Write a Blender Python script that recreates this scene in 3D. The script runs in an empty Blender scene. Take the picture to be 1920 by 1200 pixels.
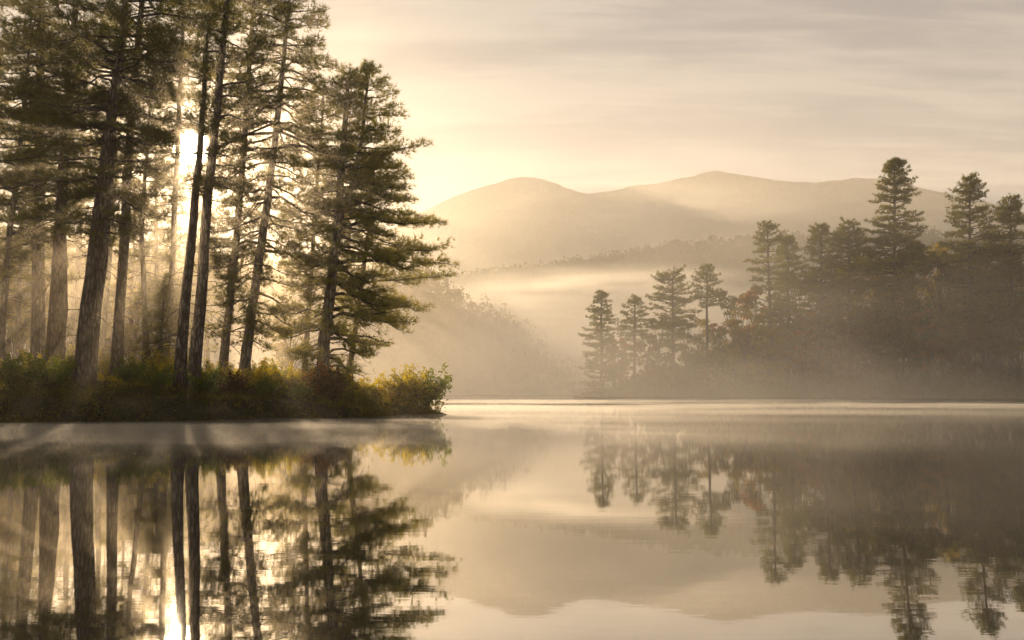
import bpy, math, random
import numpy as np
from math import radians as R

# ------------------------------------------------------------------ camera, world, sun, exposure
scene = bpy.context.scene
col = scene.collection
CAM_Z, FPX, TILT = 1.6, 1663.0, R(4.57)
cam_d = bpy.data.cameras.new('camera')
cam_d.sensor_width = 36.0
cam_d.lens = 36.0 * FPX / 1920.0
cam_d.clip_start, cam_d.clip_end = 0.1, 6000.0
cam = bpy.data.objects.new('camera', cam_d)
cam.location = (0, 0, CAM_Z)
cam.rotation_euler = (R(90) + TILT, 0, 0)
col.objects.link(cam)
scene.camera = cam

SUN_AZ, SUN_EL = R(-20.2), R(14.6)          # azimuth from +Y towards +X
SUN = np.array([math.sin(SUN_AZ) * math.cos(SUN_EL), math.cos(SUN_AZ) * math.cos(SUN_EL), math.sin(SUN_EL)])

world = bpy.data.worlds.new('World')
scene.world = world
world.use_nodes = True
wn, wl = world.node_tree.nodes, world.node_tree.links
wn.clear()


def wmath(op, a, b=None, clamp=False):
    n = wn.new('ShaderNodeMath'); n.operation = op; n.use_clamp = clamp
    for i, v in enumerate((a, b)):
        if v is None: continue
        if hasattr(v, 'is_output'): wl.new(v, n.inputs[i])
        else: n.inputs[i].default_value = v
    return n.outputs[0]


def wmix(fac, a, b, mode='MIX'):
    n = wn.new('ShaderNodeMix'); n.data_type = 'RGBA'; n.blend_type = mode
    for s, v in ((n.inputs[0], fac), (n.inputs[6], a), (n.inputs[7], b)):
        if hasattr(v, 'is_output'): wl.new(v, s)
        elif isinstance(v, tuple): s.default_value = (*v, 1)
        else: s.default_value = v
    return n.outputs[2]


sky = wn.new('ShaderNodeTexSky')
sky.sky_type = 'NISHITA'; sky.sun_disc = False
sky.sun_elevation = SUN_EL; sky.sun_rotation = SUN_AZ
sky.air_density = 1.0; sky.dust_density = 1.5; sky.ozone_density = 1.0
tc = wn.new('ShaderNodeTexCoord')
sep = wn.new('ShaderNodeSeparateXYZ'); wl.new(tc.outputs['Generated'], sep.inputs[0])
zz = wmath('ADD', wmath('MAXIMUM', sep.outputs[2], 0.0), 0.12)
cx = wmath('DIVIDE', sep.outputs[0], zz); cy = wmath('DIVIDE', sep.outputs[1], zz)
comb = wn.new('ShaderNodeCombineXYZ'); wl.new(cx, comb.inputs[0]); wl.new(cy, comb.inputs[1])


def cloud_noise(sx, sy, rot, scale, detail, rough, dist, off):
    m = wn.new('ShaderNodeMapping'); m.inputs['Scale'].default_value = (sx, sy, 1)
    m.inputs['Rotation'].default_value = (0, 0, rot); m.inputs['Location'].default_value = (off, off * .7, 0)
    wl.new(comb.outputs[0], m.inputs[0])
    n = wn.new('ShaderNodeTexNoise'); n.inputs['Scale'].default_value = scale; n.inputs['Detail'].default_value = detail
    n.inputs['Roughness'].default_value = rough; n.inputs['Distortion'].default_value = dist
    wl.new(m.outputs[0], n.inputs['Vector'])
    return n.outputs['Fac']


c1 = cloud_noise(.6, 2.0, R(11), 1.7, 7, .55, .5, 3.1)
c2 = cloud_noise(.5, 2.4, R(-12), 4.5, 8, .6, .4, 7.7)
cl = wmath('ADD', wmath('MULTIPLY', c1, .62), wmath('MULTIPLY', c2, .38))
mr = wn.new('ShaderNodeMapRange'); mr.interpolation_type = 'SMOOTHSTEP'
mr.inputs['From Min'].default_value = .42; mr.inputs['From Max'].default_value = .58
wl.new(cl, mr.inputs['Value'])
veil = wmix(mr.outputs[0], (.60, .55, .53), (1.0, .88, .75))           # grey cloud bellies, cream cirrus
vs = wn.new('ShaderNodeVectorMath'); vs.operation = 'SCALE'; wl.new(veil, vs.inputs[0]); vs.inputs[3].default_value = .252
ns = wn.new('ShaderNodeVectorMath'); ns.operation = 'SCALE'; wl.new(sky.outputs[0], ns.inputs[0]); ns.inputs[3].default_value = .06
base = wmix(.88, ns.outputs[0], vs.outputs[0])                          # thin cloud layer over the clear sky
dt = wn.new('ShaderNodeVectorMath'); dt.operation = 'DOT_PRODUCT'
wl.new(tc.outputs['Generated'], dt.inputs[0]); dt.inputs[1].default_value = tuple(SUN)
d = wmath('MAXIMUM', dt.outputs['Value'], 0.0)
aur = wmath('ADD', wmath('MULTIPLY', wmath('POWER', d, 10.0), .06), wmath('MULTIPLY', wmath('POWER', d, 350.0), .45))
mr2 = wn.new('ShaderNodeMapRange'); mr2.interpolation_type = 'SMOOTHSTEP'
mr2.inputs['From Min'].default_value = math.cos(R(1.15)); mr2.inputs['From Max'].default_value = math.cos(R(.75))
mr2.inputs['To Max'].default_value = 40.0
wl.new(dt.outputs['Value'], mr2.inputs['Value'])
glow = wn.new('ShaderNodeVectorMath'); glow.operation = 'SCALE'; glow.inputs[0].default_value = (1.0, .78, .46)
wl.new(wmath('ADD', aur, mr2.outputs[0]), glow.inputs[3])
add = wn.new('ShaderNodeVectorMath'); add.operation = 'ADD'; wl.new(base, add.inputs[0]); wl.new(glow.outputs[0], add.inputs[1])
bg = wn.new('ShaderNodeBackground'); bg.inputs['Strength'].default_value = 1.0      # the Sky Texture itself enters at .06
wl.new(add.outputs[0], bg.inputs['Color'])
wo = wn.new('ShaderNodeOutputWorld'); wl.new(bg.outputs[0], wo.inputs['Surface'])

sun_d = bpy.data.lights.new('sun', 'SUN')
sun_d.energy = 5.0; sun_d.angle = R(.6); sun_d.color = (1.0, .75, .485)
sun = bpy.data.objects.new('sun', sun_d)
from mathutils import Vector
sun.rotation_euler = Vector(SUN).to_track_quat('Z', 'Y').to_euler()
sun.location = tuple(SUN * 300); col.objects.link(sun)

vsets = scene.view_settings
scene.display_settings.display_device = 'sRGB'
vsets.view_transform = 'Standard'; vsets.look = 'None'; vsets.gamma = 1.0; vsets.use_curve_mapping = False
vsets.exposure = 1.02
cyc = scene.cycles if hasattr(scene, 'cycles') else None
scene.render.engine = 'CYCLES'
cyc = scene.cycles
cyc.max_bounces = 12; cyc.diffuse_bounces = 3; cyc.glossy_bounces = 3; cyc.transmission_bounces = 4
cyc.volume_bounces = 6; cyc.transparent_max_bounces = 64
cyc.use_denoising = True; cyc.sample_clamp_indirect = 6.0
HAZE_DENSITY = .00028

# ------------------------------------------------------------------ helpers
rng = np.random.default_rng(11)
CT, ST = math.cos(TILT), math.sin(TILT)


def P(px, py, Y):
    """World point seen at photo position (px, py) at distance Y in front of the shore camera."""
    a, b = px - 960.0, 600.0 - py
    dx, dy, dz = a, FPX * CT - b * ST, FPX * ST + b * CT
    return np.array([dx * Y / dy, Y, CAM_Z + dz * Y / dy])


def unit(v):
    v = np.asarray(v, float)
    return v / np.maximum(np.linalg.norm(v, axis=-1, keepdims=True), 1e-9)


class Geo:
    def __init__(self):
        self.v, self.t, self.m, self.s, self.n = [], [], [], [], 0

    def add(self, v, t, mat=0, smooth=False):
        if len(v) == 0 or len(t) == 0: return
        self.v.append(np.asarray(v, float)); self.t.append(np.asarray(t, int) + self.n)
        self.m.append(np.full(len(t), mat)); self.s.append(np.full(len(t), smooth))
        self.n += len(v)

    def tube(self, pts, rad, sides=8, mat=0, smooth=True, rough=0.0, seed=0, cap=True):
        pts = np.asarray(pts, float); rad = np.asarray(rad, float)
        k = len(pts)
        tan = unit(np.gradient(pts, axis=0))
        ref = np.array([0, 1, 0.0]) if abs(tan[0][1]) < .8 else np.array([1.0, 0, 0])
        u = unit(np.cross(tan, ref)); w = np.cross(tan, u)
        a = np.arange(sides) / sides * 2 * math.pi
        rr = rad[:, None] * np.ones(sides)
        if rough:
            g = np.random.default_rng(seed)
            rr = rr * (1 + rough * (g.normal(size=sides)[None, :] * .8 + g.normal(size=(k, sides)) * .5))
        ring = pts[:, None, :] + rr[:, :, None] * (np.cos(a)[None, :, None] * u[:, None, :] + np.sin(a)[None, :, None] * w[:, None, :])
        v = ring.reshape(-1, 3)
        i = np.arange(k - 1)[:, None] * sides; j = np.arange(sides)[None, :]; j2 = (j + 1) % sides
        A, B, Cc, D = (i + j).ravel(), (i + j2).ravel(), (i + sides + j2).ravel(), (i + sides + j).ravel()
        t = np.concatenate([np.stack([A, B, Cc], 1), np.stack([A, Cc, D], 1)])
        if cap:
            v = np.concatenate([v, pts[-1:], pts[:1]])
            e = (k - 1) * sides; jj = np.arange(sides); j3 = (jj + 1) % sides
            t = np.concatenate([t, np.stack([e + jj, e + j3, np.full(sides, k * sides)], 1),
                                np.stack([j3, jj, np.full(sides, k * sides + 1)], 1)])
        self.add(v, t, mat, smooth)

    def needles(self, p, dr, size, width, k, mat, g, spread=.85):
        n = len(p)
        if n == 0: return
        nd = unit(dr[:, None, :] + spread * unit(g.normal(size=(n, k, 3))))
        side = unit(np.cross(nd, g.normal(size=(n, k, 3))))
        L = np.asarray(size).reshape(-1, 1, 1) * g.uniform(.6, 1.15, (n, k, 1))
        b = p[:, None, :] + nd * L * .06
        w = width * g.uniform(.7, 1.3, (n, k, 1))
        v = np.stack([b - side * w, b + side * w, b + nd * L], 2).reshape(-1, 3)
        self.add(v, np.arange(n * k * 3).reshape(-1, 3), mat)

    def leaves(self, p, size, mat, g, flat=0.0, nrm=None):
        n = len(p)
        if n == 0: return
        nv = unit(g.normal(size=(n, 3)) + np.array([0, 0, flat]))
        a = unit(np.cross(nv, g.normal(size=(n, 3)))); b = np.cross(nv, a)
        s = size * g.uniform(.6, 1.3, (n, 1))
        bend = nv * s * .18
        v = np.stack([p - a * s, p + b * s * .55 + bend, p + a * s, p - b * s * .55 + bend], 1).reshape(-1, 3)
        q = np.arange(n)[:, None] * 4
        t = np.concatenate([q + np.array([0, 1, 2]), q + np.array([0, 2, 3])])
        self.add(v, t, mat)

    def mesh(self, name, mats):
        v = np.concatenate(self.v); t = np.concatenate(self.t)
        me = bpy.data.meshes.new(name)
        me.vertices.add(len(v)); me.vertices.foreach_set('co', v.astype(np.float32).ravel())
        me.loops.add(len(t) * 3); me.loops.foreach_set('vertex_index', t.astype(np.int32).ravel())
        me.polygons.add(len(t)); me.polygons.foreach_set('loop_start', (np.arange(len(t)) * 3).astype(np.int32))
        for m in mats: me.materials.append(m)
        me.polygons.foreach_set('material_index', np.concatenate(self.m).astype(np.int32))
        me.polygons.foreach_set('use_smooth', np.concatenate(self.s).astype(bool))
        me.update(calc_edges=True)
        return me

    def build(self, name, mats, parent=None, loc=None):
        o = bpy.data.objects.new(name, self.mesh(name, mats))
        col.objects.link(o)
        if parent is not None: o.parent = parent
        if loc is not None: o.location = loc
        return o


def thing(name, label, cat, loc, group=None):
    o = bpy.data.objects.new(name, None); col.objects.link(o)
    o.location = tuple(float(c) for c in loc); o.empty_display_size = .5
    o['label'] = label; o['category'] = cat
    if group: o['group'] = group
    return o


def dup(root, loc, rz, sc, label, group=None):
    r = root.copy(); col.objects.link(r)
    r.location = tuple(float(c) for c in loc); r.rotation_euler = (0, 0, rz)
    r.scale = sc if isinstance(sc, tuple) else (sc, sc, sc)
    r['label'] = label
    if group: r['group'] = group
    for ch in list(root.children):
        c = ch.copy(); col.objects.link(c); c.parent = r
    return r


def fbm(x, y, seed, octaves=5, lac=2.0, gain=.5):
    """cheap value noise on arrays"""
    out = 0; amp = 1.0; f = 1.0
    for o in range(octaves):
        xi, yi = np.floor(x * f), np.floor(y * f); xf, yf = x * f - xi, y * f - yi
        u, w = xf * xf * (3 - 2 * xf), yf * yf * (3 - 2 * yf)

        def h(a, b):
            return np.modf(np.abs(np.sin(a * 127.1 + b * 311.7 + seed * 74.7 + o * 19.19) * 43758.5453))[0]
        out = out + amp * ((h(xi, yi) * (1 - u) + h(xi + 1, yi) * u) * (1 - w) + (h(xi, yi + 1) * (1 - u) + h(xi + 1, yi + 1) * u) * w - .5)
        amp *= gain; f *= lac
    return out


def sstep(a, b, x):
    t = np.clip((x - a) / (b - a), 0, 1)
    return t * t * (3 - 2 * t)


def poly_dist(x, y, poly):
    """signed distance to a polygon, positive inside"""
    poly = np.asarray(poly, float); x = np.asarray(x, float); y = np.asarray(y, float)
    best = np.full(x.shape, 1e9); inside = np.zeros(x.shape, bool)
    for (x0, y0), (x1, y1) in zip(poly, np.roll(poly, -1, 0)):
        ex, ey = x1 - x0, y1 - y0
        t = np.clip(((x - x0) * ex + (y - y0) * ey) / (ex * ex + ey * ey + 1e-9), 0, 1)
        best = np.minimum(best, np.hypot(x - x0 - t * ex, y - y0 - t * ey))
        c = ((y0 > y) != (y1 > y)) & (x < ex * (y - y0) / (ey + 1e-12) + x0)
        inside ^= c
    return np.where(inside, best, -best)


def grid_obj(name, xs, ys, zf, mat, keep=None, kind='structure'):
    X, Y = np.meshgrid(xs, ys)
    Z = zf(X, Y)
    nx, ny = len(xs), len(ys)
    v = np.stack([X, Y, Z], -1).reshape(-1, 3)
    i = np.arange(ny - 1)[:, None] * nx + np.arange(nx - 1)[None, :]
    i = i.ravel()
    t = np.concatenate([np.stack([i, i + 1, i + nx + 1], 1), np.stack([i, i + nx + 1, i + nx], 1)])
    if keep is not None:
        k = keep(X, Y).ravel(); t = t[k[t].any(1)]
    g = Geo(); g.add(v, t, 0, True)
    o = g.build(name, [mat]); o['kind'] = kind
    return o


def slab_volume(name, xs, ys, lo, hi, mat):
    """closed body of mist: undulating top over an even bottom, no surface"""
    X, Y = np.meshgrid(xs, ys); nx, ny = len(xs), len(ys)
    top = np.stack([X, Y, hi(X, Y)], -1).reshape(-1, 3); bot = np.stack([X, Y, lo(X, Y)], -1).reshape(-1, 3)
    i = (np.arange(ny - 1)[:, None] * nx + np.arange(nx - 1)[None, :]).ravel()
    tt = np.concatenate([np.stack([i, i + 1, i + nx + 1], 1), np.stack([i, i + nx + 1, i + nx], 1)])
    n = nx * ny
    tb = tt[:, ::-1] + n
    rim = np.concatenate([np.arange(nx), np.arange(1, ny) * nx + nx - 1, (ny - 1) * nx + np.arange(nx - 2, -1, -1), np.arange(ny - 2, 0, -1) * nx])
    r2 = np.roll(rim, -1)
    side = np.concatenate([np.stack([rim, rim + n, r2 + n], 1), np.stack([rim, r2 + n, r2], 1)])
    g = Geo(); g.add(np.concatenate([top, bot]), np.concatenate([tt, tb, side]), 0, False)
    o = g.build(name, [mat]); o['kind'] = 'stuff'
    return o


# ------------------------------------------------------------------ materials
def new_mat(name):
    m = bpy.data.materials.new(name); m.use_nodes = True
    nt = m.node_tree; nt.nodes.clear()
    return m, nt.nodes, nt.links, nt.nodes.new('ShaderNodeOutputMaterial')


def ramp(nodes, stops):
    r = nodes.new('ShaderNodeValToRGB')
    e = r.color_ramp.elements
    while len(e) < len(stops): e.new(.5)
    for el, (p, c) in zip(e, stops):
        el.position = p; el.color = (*c, 1)
    return r


def noise(nodes, links, scale, detail=4, vec=None, sc=None, rough=.55, coord='Object'):
    n = nodes.new('ShaderNodeTexNoise'); n.inputs['Scale'].default_value = scale; n.inputs['Detail'].default_value = detail
    n.inputs['Roughness'].default_value = rough
    if vec is None:
        t = nodes.new('ShaderNodeTexCoord'); vec = t.outputs[coord]
    if sc:
        mp = nodes.new('ShaderNodeMapping'); mp.inputs['Scale'].default_value = sc; links.new(vec, mp.inputs[0]); vec = mp.outputs[0]
    links.new(vec, n.inputs['Vector'])
    return n.outputs['Fac']


def foliage_mat(name, stops, scale=.9, trans=.45, tint=(1.0, 1.0, .6), through=2.6):
    m, n, l, out = new_mat(name)
    r = ramp(n, stops); l.new(noise(n, l, scale, 5, coord='Object', rough=.7), r.inputs[0])
    df = n.new('ShaderNodeBsdfDiffuse'); l.new(r.outputs[0], df.inputs['Color'])
    tl = n.new('ShaderNodeBsdfTranslucent')
    mx = n.new('ShaderNodeMix'); mx.data_type = 'RGBA'; mx.blend_type = 'MULTIPLY'; mx.inputs[0].default_value = 1
    l.new(r.outputs[0], mx.inputs[6]); mx.inputs[7].default_value = (*[c * through for c in tint], 1)
    l.new(mx.outputs[2], tl.inputs['Color'])
    ms = n.new('ShaderNodeMixShader'); ms.inputs[0].default_value = trans
    l.new(df.outputs[0], ms.inputs[1]); l.new(tl.outputs[0], ms.inputs[2]); l.new(ms.outputs[0], out.inputs['Surface'])
    return m


def bark_mat(name, a, b, c):
    m, n, l, out = new_mat(name)
    f0 = noise(n, l, 2.2, 8, sc=(3.2, 3.2, .55), rough=.65)
    tcn = n.new('ShaderNodeTexCoord'); mp = n.new('ShaderNodeMapping'); mp.inputs['Scale'].default_value = (6.5, 6.5, 2.0); l.new(tcn.outputs['Object'], mp.inputs[0])
    wob = n.new('ShaderNodeMix'); wob.data_type = 'VECTOR'; wob.inputs[0].default_value = .25
    nw = n.new('ShaderNodeTexNoise'); nw.inputs['Scale'].default_value = 1.5; l.new(mp.outputs[0], nw.inputs['Vector'])
    l.new(mp.outputs[0], wob.inputs[4]); l.new(nw.outputs['Color'], wob.inputs[5])
    vo = n.new('ShaderNodeTexVoronoi'); vo.feature = 'DISTANCE_TO_EDGE'; vo.inputs['Scale'].default_value = 1.0; l.new(wob.outputs[1], vo.inputs['Vector'])
    ck = n.new('ShaderNodeMapRange'); ck.inputs['From Max'].default_value = .22; ck.inputs['To Min'].default_value = -.22; ck.inputs['To Max'].default_value = .06; l.new(vo.outputs['Distance'], ck.inputs['Value'])
    sm = n.new('ShaderNodeMath'); sm.operation = 'ADD'; l.new(f0, sm.inputs[0]); l.new(ck.outputs[0], sm.inputs[1]); f = sm.outputs[0]
    r = ramp(n, [(.32, a), (.5, b), (.68, c)]); l.new(f, r.inputs[0])
    p = n.new('ShaderNodeBsdfPrincipled'); p.inputs['Roughness'].default_value = .9
    p.inputs['Specular IOR Level'].default_value = .2
    l.new(r.outputs[0], p.inputs['Base Color'])
    bp = n.new('ShaderNodeBump'); bp.inputs['Strength'].default_value = 1.0; bp.inputs['Distance'].default_value = .12
    l.new(f, bp.inputs['Height']); l.new(bp.outputs[0], p.inputs['Normal'])
    l.new(p.outputs[0], out.inputs['Surface'])
    return m


def earth_mat(name, stops, scale):
    m, n, l, out = new_mat(name)
    r = ramp(n, stops); l.new(noise(n, l, scale, 8, rough=.65), r.inputs[0])
    p = n.new('ShaderNodeBsdfPrincipled'); p.inputs['Roughness'].default_value = .95
    p.inputs['Specular IOR Level'].default_value = .1
    l.new(r.outputs[0], p.inputs['Base Color'])
    bp = n.new('ShaderNodeBump'); bp.inputs['Strength'].default_value = .8; bp.inputs['Distance'].default_value = .4 / scale
    l.new(noise(n, l, scale * 4, 6), bp.inputs['Height']); l.new(bp.outputs[0], p.inputs['Normal'])
    l.new(p.outputs[0], out.inputs['Surface'])
    return m


def volume_mat(name, density, color, g):
    m, n, l, out = new_mat(name)
    v = n.new('ShaderNodeVolumePrincipled')
    v.inputs['Color'].default_value = (*color, 1); v.inputs['Density'].default_value = density
    v.inputs['Anisotropy'].default_value = g
    l.new(v.outputs[0], out.inputs['Volume'])
    return m


M_bark = bark_mat('pine_bark', (.045, .034, .027), (.11, .087, .07), (.21, .175, .145))
M_bark_red = bark_mat('pine_bark_warm', (.04, .024, .015), (.10, .062, .038), (.17, .11, .075))
M_twig = bark_mat('twig_bark', (.02, .015, .011), (.045, .034, .025), (.07, .055, .04))
M_needle = foliage_mat('pine_needles', [(.3, (.035, .038, .012)), (.55, (.062, .064, .018)), (.75, (.105, .095, .026))], .8, .55, (1, .90, .42), 4.2)
M_needle_y = foliage_mat('pine_needles_young', [(.3, (.045, .052, .013)), (.55, (.085, .085, .02)), (.75, (.14, .12, .03))], .8, .6, (1, .90, .40), 4.0)
M_green = foliage_mat('leaf_green', [(.3, (.035, .048, .010)), (.55, (.085, .10, .018)), (.75, (.17, .16, .025))], 1.1, .65, (1, 1, .35), 3.2)
M_yellow = foliage_mat('leaf_yellow_green', [(.3, (.10, .10, .012)), (.55, (.22, .18, .02)), (.75, (.34, .25, .03))], 1.1, .75, (1, .95, .3), 3.4)
M_orange = foliage_mat('leaf_orange', [(.3, (.12, .05, .010)), (.55, (.24, .11, .018)), (.75, (.34, .19, .03))], 1.0, .6, (1, .85, .3))
M_brown = foliage_mat('leaf_russet', [(.3, (.05, .03, .014)), (.55, (.09, .055, .022)), (.75, (.14, .085, .03))], 1.0, .45, (1, .85, .45))
M_under = foliage_mat('undergrowth_leaf', [(.3, (.026, .027, .009)), (.55, (.075, .066, .018)), (.75, (.15, .115, .03))], 1.3, .55, (1, .95, .4), 3.2)
M_green_far = foliage_mat('leaf_dull_green', [(.3, (.03, .034, .013)), (.55, (.06, .06, .02)), (.75, (.10, .09, .028))], 1.0, .45, (1, .95, .5), 2.2)
M_gold_far = foliage_mat('leaf_dull_gold', [(.3, (.055, .05, .014)), (.55, (.125, .10, .022)), (.75, (.20, .15, .032))], 1.0, .55, (1, .9, .4), 3.0)
M_orange_far = foliage_mat('leaf_dull_orange', [(.3, (.075, .040, .013)), (.55, (.15, .078, .020)), (.75, (.25, .135, .030))], 1.0, .55, (1, .85, .4), 3.0)
M_wood = foliage_mat('far_foliage', [(.3, (.03, .036, .014)), (.55, (.055, .06, .02)), (.75, (.10, .085, .03))], .05, .35, (1, .95, .5))
M_bank = earth_mat('bank_soil', [(.3, (.02, .017, .009)), (.55, (.045, .038, .018)), (.75, (.09, .07, .035))], .7)
M_hill = earth_mat('hill_ground', [(.3, (.03, .034, .014)), (.55, (.05, .05, .02)), (.75, (.09, .075, .032))], .04)
M_mount = earth_mat('mountain_ground', [(.3, (.04, .045, .025)), (.55, (.065, .065, .035)), (.75, (.10, .09, .05))], .012)
M_bed = earth_mat('lake_bed', [(.3, (.02, .018, .01)), (.7, (.05, .045, .03))], .3)


def water_mat():
    m, n, l, out = new_mat('lake_water')
    geo = n.new('ShaderNodeNewGeometry')
    h1 = noise(n, l, 1.0, 3, geo.outputs['Position'], (1.4, 6.0, 1))
    h2 = noise(n, l, 1.0, 3, geo.outputs['Position'], (.16, .55, 1))
    ad = n.new('ShaderNodeMath'); ad.operation = 'MULTIPLY_ADD'; l.new(h2, ad.inputs[0]); ad.inputs[1].default_value = 4.0; l.new(h1, ad.inputs[2])
    bp = n.new('ShaderNodeBump'); bp.inputs['Strength'].default_value = 1.0; bp.inputs['Distance'].default_value = .00038
    l.new(ad.outputs[0], bp.inputs['Height'])
    gl = n.new('ShaderNodeBsdfGlossy'); gl.inputs['Color'].default_value = (.95, .94, .92, 1); gl.inputs['Roughness'].default_value = .018
    l.new(bp.outputs[0], gl.inputs['Normal'])
    df = n.new('ShaderNodeBsdfDiffuse'); df.inputs['Color'].default_value = (.035, .034, .024, 1)
    fr = n.new('ShaderNodeFresnel'); fr.inputs['IOR'].default_value = 1.9; l.new(bp.outputs[0], fr.inputs['Normal'])
    mp = n.new('ShaderNodeMapRange'); mp.inputs['From Min'].default_value = .1; mp.inputs['From Max'].default_value = .6
    mp.inputs['To Min'].default_value = .25; mp.inputs['To Max'].default_value = .96
    l.new(fr.outputs[0], mp.inputs['Value'])
    ms = n.new('ShaderNodeMixShader'); l.new(mp.outputs[0], ms.inputs[0]); l.new(df.outputs[0], ms.inputs[1]); l.new(gl.outputs[0], ms.inputs[2])
    l.new(ms.outputs[0], out.inputs['Surface'])
    return m


M_water = water_mat()

# ------------------------------------------------------------------ ground, water, hills, mountains
g = Geo(); g.add([(-850, -70, -2.2), (850, -70, -2.2), (850, 1390, -2.2), (-850, 1390, -2.2)], [(0, 1, 2), (0, 2, 3)])
g.build('ground', [M_bed])['kind'] = 'structure'
g = Geo(); g.add([(-600, -60, 0), (600, -60, 0), (600, 420, 0), (-600, 420, 0)], [(0, 1, 2), (0, 2, 3)])
g.build('lake_water', [M_water])['kind'] = 'structure'


def W(px, py):
    return P(px, py, CAM_Z * FPX / (py - 733.0))[:2]


def X(px, Y): return (px - 960.0) / FPX * Y


LEFT = [W(-500, 798), W(-300, 797), W(0, 796), W(180, 794), W(330, 793), W(430, 792), W(500, 790), W(580, 788.5), W(650, 786), W(710, 784), W(760, 781.5), W(800, 779.5), W(829, 777.5),
        (X(818, 62), 62), (X(770, 66), 66), (X(715, 76), 76), (X(620, 92), 92), (X(560, 115), 115), (X(470, 150), 150), (X(250, 185), 185), (-190, 200), (-190, 60)]


def left_h(x, y):
    d = poly_dist(x, y, LEFT) + 1.1 * fbm(x * .4, y * .4, 3, 4)
    z = -1.2 + 1.2 * sstep(-3, 0, d) + 1.15 * sstep(0, 1.6, d) + .95 * sstep(1.2, 8, d) + .8 * sstep(8, 30, d)
    tip = sstep(-6.2, -15, x - .12 * (y - 58))            # the point runs out low
    z = np.where(d > 0, z * (.42 + .58 * tip), z)
    return z + .22 * fbm(x * .6, y * .6, 5, 4) * sstep(0, 1.5, d)


grid_obj('left_bank', np.arange(-75, -2, .45), np.arange(38, 150, .55), left_h, M_bank, lambda a, b: poly_dist(a, b, LEFT) > -3)

RIGHT = [W(1072, 746), W(1110, 747), W(1180, 747.3), W(1300, 748), W(1450, 749), W(1600, 750), W(1750, 751.5), W(1920, 753.5), W(2150, 757), W(2500, 765), (330, 85), (330, 330), (60, 330), (40, 290), (24, 240)]


def right_h(x, y):
    d = poly_dist(x, y, RIGHT) + .8 * fbm(x * .2, y * .2, 13, 3)
    z = -1.2 + 1.2 * sstep(-4, 0, d) + 1.5 * sstep(0, 4, d) + 2.6 * sstep(3, 26, d) + 5 * sstep(20, 90, d)
    return z + .5 * fbm(x * .25, y * .25, 15, 4) * sstep(0, 4, d)


grid_obj('right_bank', np.arange(8, 300, 2.0), np.arange(85, 330, 2.0), right_h, M_bank, lambda a, b: poly_dist(a, b, RIGHT) > -5)


def line_h(pts, Y):
    xs = np.array([P(a, b, Y)[0] for a, b in pts]); zs = np.array([P(a, b, Y)[2] for a, b in pts])
    return lambda x: np.interp(x, xs, zs)


# the misty hill across the lake
hill_top = line_h([(-1500, 470), (-400, 480), (300, 500), (700, 520), (800, 540), (860, 575), (950, 630), (1030, 690), (1080, 735), (1300, 738), (2600, 738)], 330)


def hill_h(x, y):
    t = sstep(268, 335, y + .06 * np.abs(x)); b = 1 - .5 * sstep(350, 440, y)
    return -1.0 + (hill_top(x) + 1.0) * t * b + 3.0 * fbm(x * .03, y * .03, 21, 4) * t


grid_obj('misty_hill', np.arange(-420, 260, 5.0), np.arange(255, 450, 5.0), hill_h, M_hill)

# wooded ridge beyond it
ridge_pts = [(-1500, 520), (300, 555), (700, 545), (820, 536), (880, 527), (960, 518), (1020, 511), (1064, 504), (1120, 495), (1180, 486), (1212, 478), (1272, 468), (1312, 465), (1360, 466), (1400, 462), (1500, 455), (1650, 450), (1920, 440), (2800, 420)]
ridge_top = line_h(ridge_pts, 540)


def ridge_h(x, y):
    t = np.exp(-((y - 540) / 42.0) ** 2)
    return -1.5 + (ridge_top(x) + 1.5) * t + 1.2 * fbm(x * .05, y * .05, 31, 4) * t


grid_obj('wooded_ridge', np.arange(-520, 520, 6.0), np.arange(430, 660, 6.0), ridge_h, M_hill)

mA = line_h([(-1100, 520), (-300, 480), (300, 510), (600, 470), (740, 428), (800, 394), (850, 370), (900, 351), (945, 338), (985, 332), (1010, 336), (1040, 345), (1080, 357), (1110, 363), (1160, 380), (1240, 410), (1400, 470), (1700, 560), (2600, 640)], 1000)
mB = line_h([(-400, 640), (500, 560), (900, 440), (1000, 395), (1080, 370), (1125, 361), (1200, 346), (1260, 338), (1310, 327), (1345, 321), (1380, 326), (1450, 336), (1500, 341), (1530, 342), (1570, 336), (1610, 332), (1650, 336), (1700, 345), (1760, 358), (1850, 380), (1920, 398), (2100, 420), (2700, 470)], 1200)


def mount(top, yc, w, seed):
    def f(x, y):
        t = np.maximum(0, 1 - np.abs(y - yc) / w); t = t ** 1.15
        rough = 1 + .10 * fbm(x * .012, y * .012, seed, 5) * (1 - t) * 2
        return -1.8 + (top(x) + 1.8) * t * rough + (2.6 * fbm(x * .06, y * .06, seed + 3, 5) + 9 * fbm(x * .013, y * .006, seed + 7, 4) * (1 - t) * 3) * np.minimum(1, t * 3)
    return f


grid_obj('mountain', np.arange(-780, 780, 8.0), np.concatenate([np.arange(700, 1000, 12.0), np.arange(1000, 1310, 20.0)]), mount(mA, 1000, 300, 41), M_mount)
grid_obj('far_mountain', np.arange(-840, 840, 8.0), np.concatenate([np.arange(880, 1200, 16.0), np.arange(1200, 1385, 16.0)]), mount(mB, 1200, 320, 47), M_mount)

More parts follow.
